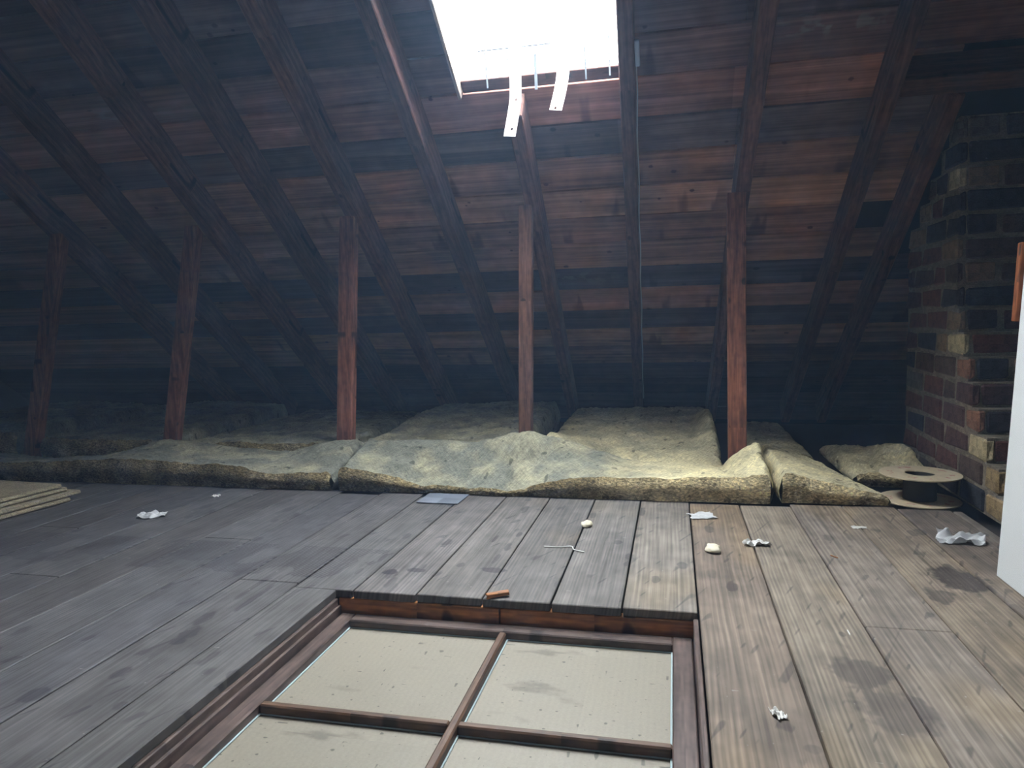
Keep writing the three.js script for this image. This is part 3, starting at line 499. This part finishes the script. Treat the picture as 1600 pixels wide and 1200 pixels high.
// back row, between and behind the posts, running to the eaves
{
  const lab = ['shadowed insulation batt at the eaves, behind the post farthest from the chimney', 'shadowed insulation batt at the eaves between the two leaning posts', 'dim insulation batt at the eaves before the upright middle-left post', 'dim insulation batt at the eaves behind the hump, away from the chimney', 'half lit insulation batt at the eaves next to the post by the curled end', 'low insulation batt at the eaves beside the brick chimney'];
  [[-4.7, -3.54], [-3.385, -2.665], [-2.515, -1.655], [-1.515, -0.73], [-0.61, 0.20], [0.34, 0.62]].forEach(([x0, x1], k) => {
    const w = (x) => 0.035 * (fbm(x * 2.3 + k, 4, 2) - 0.5);
    const near = [0.17, 0.13, 0.11, 0.12, 0.072, 0.05][k], far = [0.16, 0.17, 0.12, 0.17, 0.14, 0.05][k];
    const lift = (x) => (k === 4 ? 0.10 * smooth(x, 0.08, 0.22) : 0);
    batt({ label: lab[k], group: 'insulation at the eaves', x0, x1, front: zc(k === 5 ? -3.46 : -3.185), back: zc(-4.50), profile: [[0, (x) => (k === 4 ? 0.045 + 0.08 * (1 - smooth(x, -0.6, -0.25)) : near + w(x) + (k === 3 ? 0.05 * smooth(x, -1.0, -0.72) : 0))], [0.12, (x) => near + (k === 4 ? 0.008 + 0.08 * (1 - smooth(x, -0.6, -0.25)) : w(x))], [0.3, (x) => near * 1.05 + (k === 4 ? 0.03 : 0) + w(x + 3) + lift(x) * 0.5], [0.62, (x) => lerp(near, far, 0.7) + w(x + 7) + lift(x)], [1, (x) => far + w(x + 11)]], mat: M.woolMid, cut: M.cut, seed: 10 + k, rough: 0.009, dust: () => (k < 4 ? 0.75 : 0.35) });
  });
  batt({ label: 'ragged insulation scrap on the boards between the reel and the chimney', x0: 0.72, x1: 0.995, front: zc(-3.06), back: zc(-3.75), profile: [[0, flat(0.05)], [0.4, (x) => 0.07 + 0.06 * smooth(x, 0.8, 1.0)], [1, flat(0.05)]], mat: M.woolWarm, cut: M.cut, seed: 31, rough: 0.014, dust: () => 0.15 });
}

// ------------------------------------------------------------------ cardboard reel
{
  const r = 0.136, c = new THREE.Vector3(0.890, 0, -2.862), H = 0.104, t = thing('cable_reel', 'empty cardboard cable reel with dark core by the chimney foot', 'reel');
  t.position.copy(c);
  const card = std({ map: texture(512, 512, (i, j) => { const u = i / 512 - 0.5, v = j / 512 - 0.5, k = 1 + 0.1 * (fbm(i * 0.03, j * 0.03, 3) - 0.5) + 0.06 * (vnoise(i * 0.5, j * 0.5) - 0.5), a = Math.atan2(v, u), rr = Math.hypot(u, v), red = smooth(fbm(i * 0.05 + 4, j * 0.05, 2), 0.52, 0.62) * (Math.abs(rr - 0.37) < 0.035 && Math.abs(Math.sin(a * 2.5)) > 0.55 ? 0.6 : 0); return [lerp(206 * k, 176, red), lerp(192 * k, 110, red), lerp(162 * k, 104, red)]; }), roughness: 0.85 });
  const dark = std({ color: 0x3d3a33, roughness: 0.8 });
  const disc = (y0, y1, hole) => { const e = 0.0015, pts = [[hole, y0], [r - e, y0], [r, y0 + e], [r, y1 - e], [r - e, y1], [hole, y1], [hole, y0]].map((p) => new THREE.Vector2(...p)), g = new THREE.LatheGeometry(pts, 72), p = g.attributes.position, uv = g.attributes.uv; for (let k = 0; k < p.count; k++) uv.setXY(k, p.getX(k) / (2 * r) + 0.5, p.getZ(k) / (2 * r) + 0.5); return g; };
  mesh('flange', disc(0.001, 0.007, 0.05), card, t).userData.label = 'pale card flange';
  mesh('flange', disc(H - 0.006, H, 0.05), card, t).userData.label = 'pale card flange';
  const core = new THREE.LatheGeometry([[0.050, 0.0072], [0.056, 0.0072], [0.056, H - 0.0062], [0.050, H - 0.0062], [0.050, 0.0072]].map((p) => new THREE.Vector2(...p)), 56);
  mesh('core', core, dark, t).userData.label = 'dark grey core tube';
}

// ------------------------------------------------------------------ stack of chipboard sheets
{
  const chip = std({ map: texture(512, 512, (i, j) => { const k = 1 + 0.5 * (vnoise(i * 0.21, j * 0.33) - 0.5) + 0.3 * (vnoise(i * 0.7, j * 0.5) - 0.5) + 0.2 * (fbm(i * 0.02, j * 0.02, 3) - 0.5); return [150 * k, 141 * k, 120 * k]; }), roughness: 0.85 });
  chip.map.repeat.set(3, 3);
  const data = [[[112, 777], 0.0, 0.012, 'bottom'], [[128, 765], 0.0, 0.03, 'second from bottom'], [[107, 761], 0.0, 0.05, 'second from top'], [[98, 756], 0.0, 0.068, 'top']];
  data.forEach(([px, , y, which], k) => {
    const p = onPlaneY(px[0], px[1], 0.018 * (k + 1)), g = boxAt(-0.62, 0, 0.018 * k + 0.0008 + 0.001, 0.018 * (k + 1), 0, 0.62, 0.0015);
    const t = thing('chipboard_sheet', `sheet of tan chipboard, ${which} of the small stack`, 'board', 'stacked chipboard sheets');
    mesh('panel', g, chip, t);
    mesh('tongue', boxAt(0, 0.007, 0.018 * k + 0.006, 0.018 * k + 0.0125, 0.004, 0.616, 0.0008), chip, t);
    t.position.set(p.x - 0.007, 0, p.z); t.rotation.y = -0.10 + 0.012 * (k % 2);
  });
}

// ------------------------------------------------------------------ white panel at the right
{
  const t = thing('white_panel', 'smooth white panel standing on edge beside the chimney', 'panel');
  const g = chamfered(0.018, 1.25, 1.15, 0.0015); g.translate(0.009, 0.625, 0.575); mesh('sheet', g, std({ color: 0xe9eeee, roughness: 0.45 }), t);
  const rg = chamfered(0.062, 0.20, 0.022, 0.002); uvBy(rg, 'y'); rg.translate(0.021, 0.768, -0.012); mesh('timber_block', rg, M.deal, t).userData.label = 'orange brown timber block';
  t.position.set(0.829, 0.001, -2.057); t.rotation.z = -0.046;
}

// ------------------------------------------------------------------ litter on the floor
const white = std({ color: 0xdfe0dc, roughness: 0.6 }), clear = new THREE.MeshPhysicalMaterial({ color: 0xe8ecee, roughness: 0.35, transmission: 0.35, thickness: 0, side: THREE.DoubleSide });
function lump(name, px, py, rx, ry, rz, label, category, group, mat, seed) {
  const g0 = new THREE.IcosahedronGeometry(1, 3), g = mergeVertices(g0.deleteAttribute('normal').deleteAttribute('uv')), p = g.attributes.position, c = onPlaneY(px, py);
  for (let k = 0; k < p.count; k++) { const q = new THREE.Vector3().fromBufferAttribute(p, k), f = 0.62 + 0.75 * fbm(q.x * 2.1 + seed * 5, q.y * 2.1 + q.z * 1.7 + seed, 3); p.setXYZ(k, q.x * rx * f, (q.y < 0 ? q.y * 0.3 : q.y) * ry * f, q.z * rz * f); }
  g.computeBoundingBox(); g.translate(0, -g.boundingBox.min.y + 0.0006, 0); g.computeVertexNormals();
  const m = mesh(name, g, mat, scene); m.position.set(c.x, 0, c.z); m.rotation.y = seed; return tag(m, label, category, group);
}
function scrap(name, px, py, w, d, h, label, category, group, mat, seed, turn = 0) {
  const N = 14, g = new THREE.PlaneGeometry(w, d, N, N).rotateX(-Math.PI / 2), p = g.attributes.position, c = onPlaneY(px, py);
  for (let k = 0; k < p.count; k++) { const x = p.getX(k), z = p.getZ(k), edge = 1 + 0.35 * (vnoise(x / w * 5 + seed, z / d * 5) - 0.5); const y = h * Math.abs(2 * fbm(x / w * 2.6 + z / d * 2.1 + seed * 3, z / d * 3.8 - x / w * 1.7 + seed, 4) - 1) * 2.4; p.setXYZ(k, x * edge, y, z * (1 + 0.5 * (vnoise(x / w * 4 + 9 + seed, 2) - 0.5))); }
  const top = g.clone(), bot = g.clone(); bot.translate(0, -0.0008, 0); { const ix = bot.index.array; for (let k = 0; k < ix.length; k += 3) { const t = ix[k]; ix[k] = ix[k + 1]; ix[k + 1] = t; } }
  const m = mergeGeometries([top, bot]); m.computeVertexNormals(); m.computeBoundingBox(); m.translate(0, -m.boundingBox.min.y + 0.0006, 0);
  const o = mesh(name, m, mat, scene); o.position.set(c.x, 0, c.z); o.rotation.y = turn; return tag(o, label, category, group);
}
lump('wool_tuft', 917, 823, 0.021, 0.016, 0.016, 'small pale tuft of wool on a seam between boards, before the hump', 'tuft', 'tufts on the floor', M.tuft, 1);
lump('wool_tuft', 1114, 862, 0.024, 0.018, 0.024, 'pale round tuft of wool beside the white plastic scrap on a seam', 'tuft', 'tufts on the floor', M.tuft, 2);
lump('wool_tuft', 821, 772, 0.036, 0.014, 0.014, 'frayed tuft of wool hanging off the humped batt onto the boards', 'tuft', 'tufts on the floor', M.tuft, 3);
scrap('plastic_scrap', 1183, 852, 0.075, 0.03, 0.012, 'twisted white plastic scrap lying across a board seam', 'scrap', 'scraps of plastic', white, 4, 0.15);
scrap('plastic_scrap', 1097, 807, 0.085, 0.07, 0.004, 'thin flat translucent plastic scrap near the insulation edge', 'scrap', 'scraps of plastic', clear, 5, 0.3);
{ // crumpled film near the chimney: two folds
  const a = scrap('plastic_film', 1500, 847, 0.13, 0.06, 0.022, 'crumpled clear plastic film near the foot of the chimney', 'film', null, clear, 7, -0.1);
}
scrap('plastic_scrap', 1216, 1118, 0.020, 0.026, 0.006, 'tiny folded white plastic flake on a board beside the hatch', 'scrap', 'scraps of plastic', white, 9, 0.6);
scrap('plastic_scrap', 1342, 825, 0.045, 0.022, 0.003, 'small flat white plastic strip on the boards before the reel', 'scrap', 'scraps of plastic', white, 11, 0.2);
scrap('plastic_scrap', 238, 806, 0.10, 0.08, 0.010, 'wrinkled dull plastic scrap near the chipboard stack', 'scrap', 'scraps of plastic', clear, 13, 0.4);
scrap('plastic_scrap', 283, 757, 0.12, 0.02, 0.003, 'narrow pale strip lying along the grey batt', 'scrap', 'scraps of plastic', clear, 15, -0.1);
scrap('plastic_scrap', 337, 776, 0.03, 0.025, 0.005, 'tiny pale flake on the boards before the grey batt', 'scrap', 'scraps of plastic', white, 17, 0.3);
{ // loose fibre and splinters
  const fibre = (pts, r, label, mat) => { const c = new THREE.CatmullRomCurve3(pts.map(([px, py]) => { const p = onPlaneY(px, py); p.y = r + 0.0008; return p; })); tag(mesh('fibre_strand', new THREE.TubeGeometry(c, 24, r, 5), mat, scene), label, 'fibre', 'loose strands'); };
  fibre([[850, 855], [875, 856], [893, 855], [897, 860], [913, 864]], 0.0018, 'thin white strand crossing a board seam', white);
  fibre([[1298, 869], [1309, 873]], 0.0018, 'short straw coloured splinter on a board', M.rawWood);
  fibre([[1324, 986], [1328, 993]], 0.0014, 'tiny white splinter beside a board joint', white);
  const a = onPlaneY(664, 768), b = onPlaneY(700, 792), g = boxAt(-0.085, 0.085, 0.0012, 0.005, -0.075, 0.075, 0.001);
  const m = mesh('slate_offcut', g, std({ map: texture(128, 128, (i, j) => { const k = 1 + 0.5 * (fbm(i * 0.06, j * 0.06, 3) - 0.5); return [112 * k, 120 * k, 132 * k]; }), roughness: 0.6 }), scene); const c = onPlaneY(694, 779); m.position.set(c.x, 0, c.z + 0.01); m.rotation.y = -0.03;
  tag(m, 'square bluish grey slate offcut lying flat at the insulation edge', 'slate');
}

renderer.render(scene, camera);
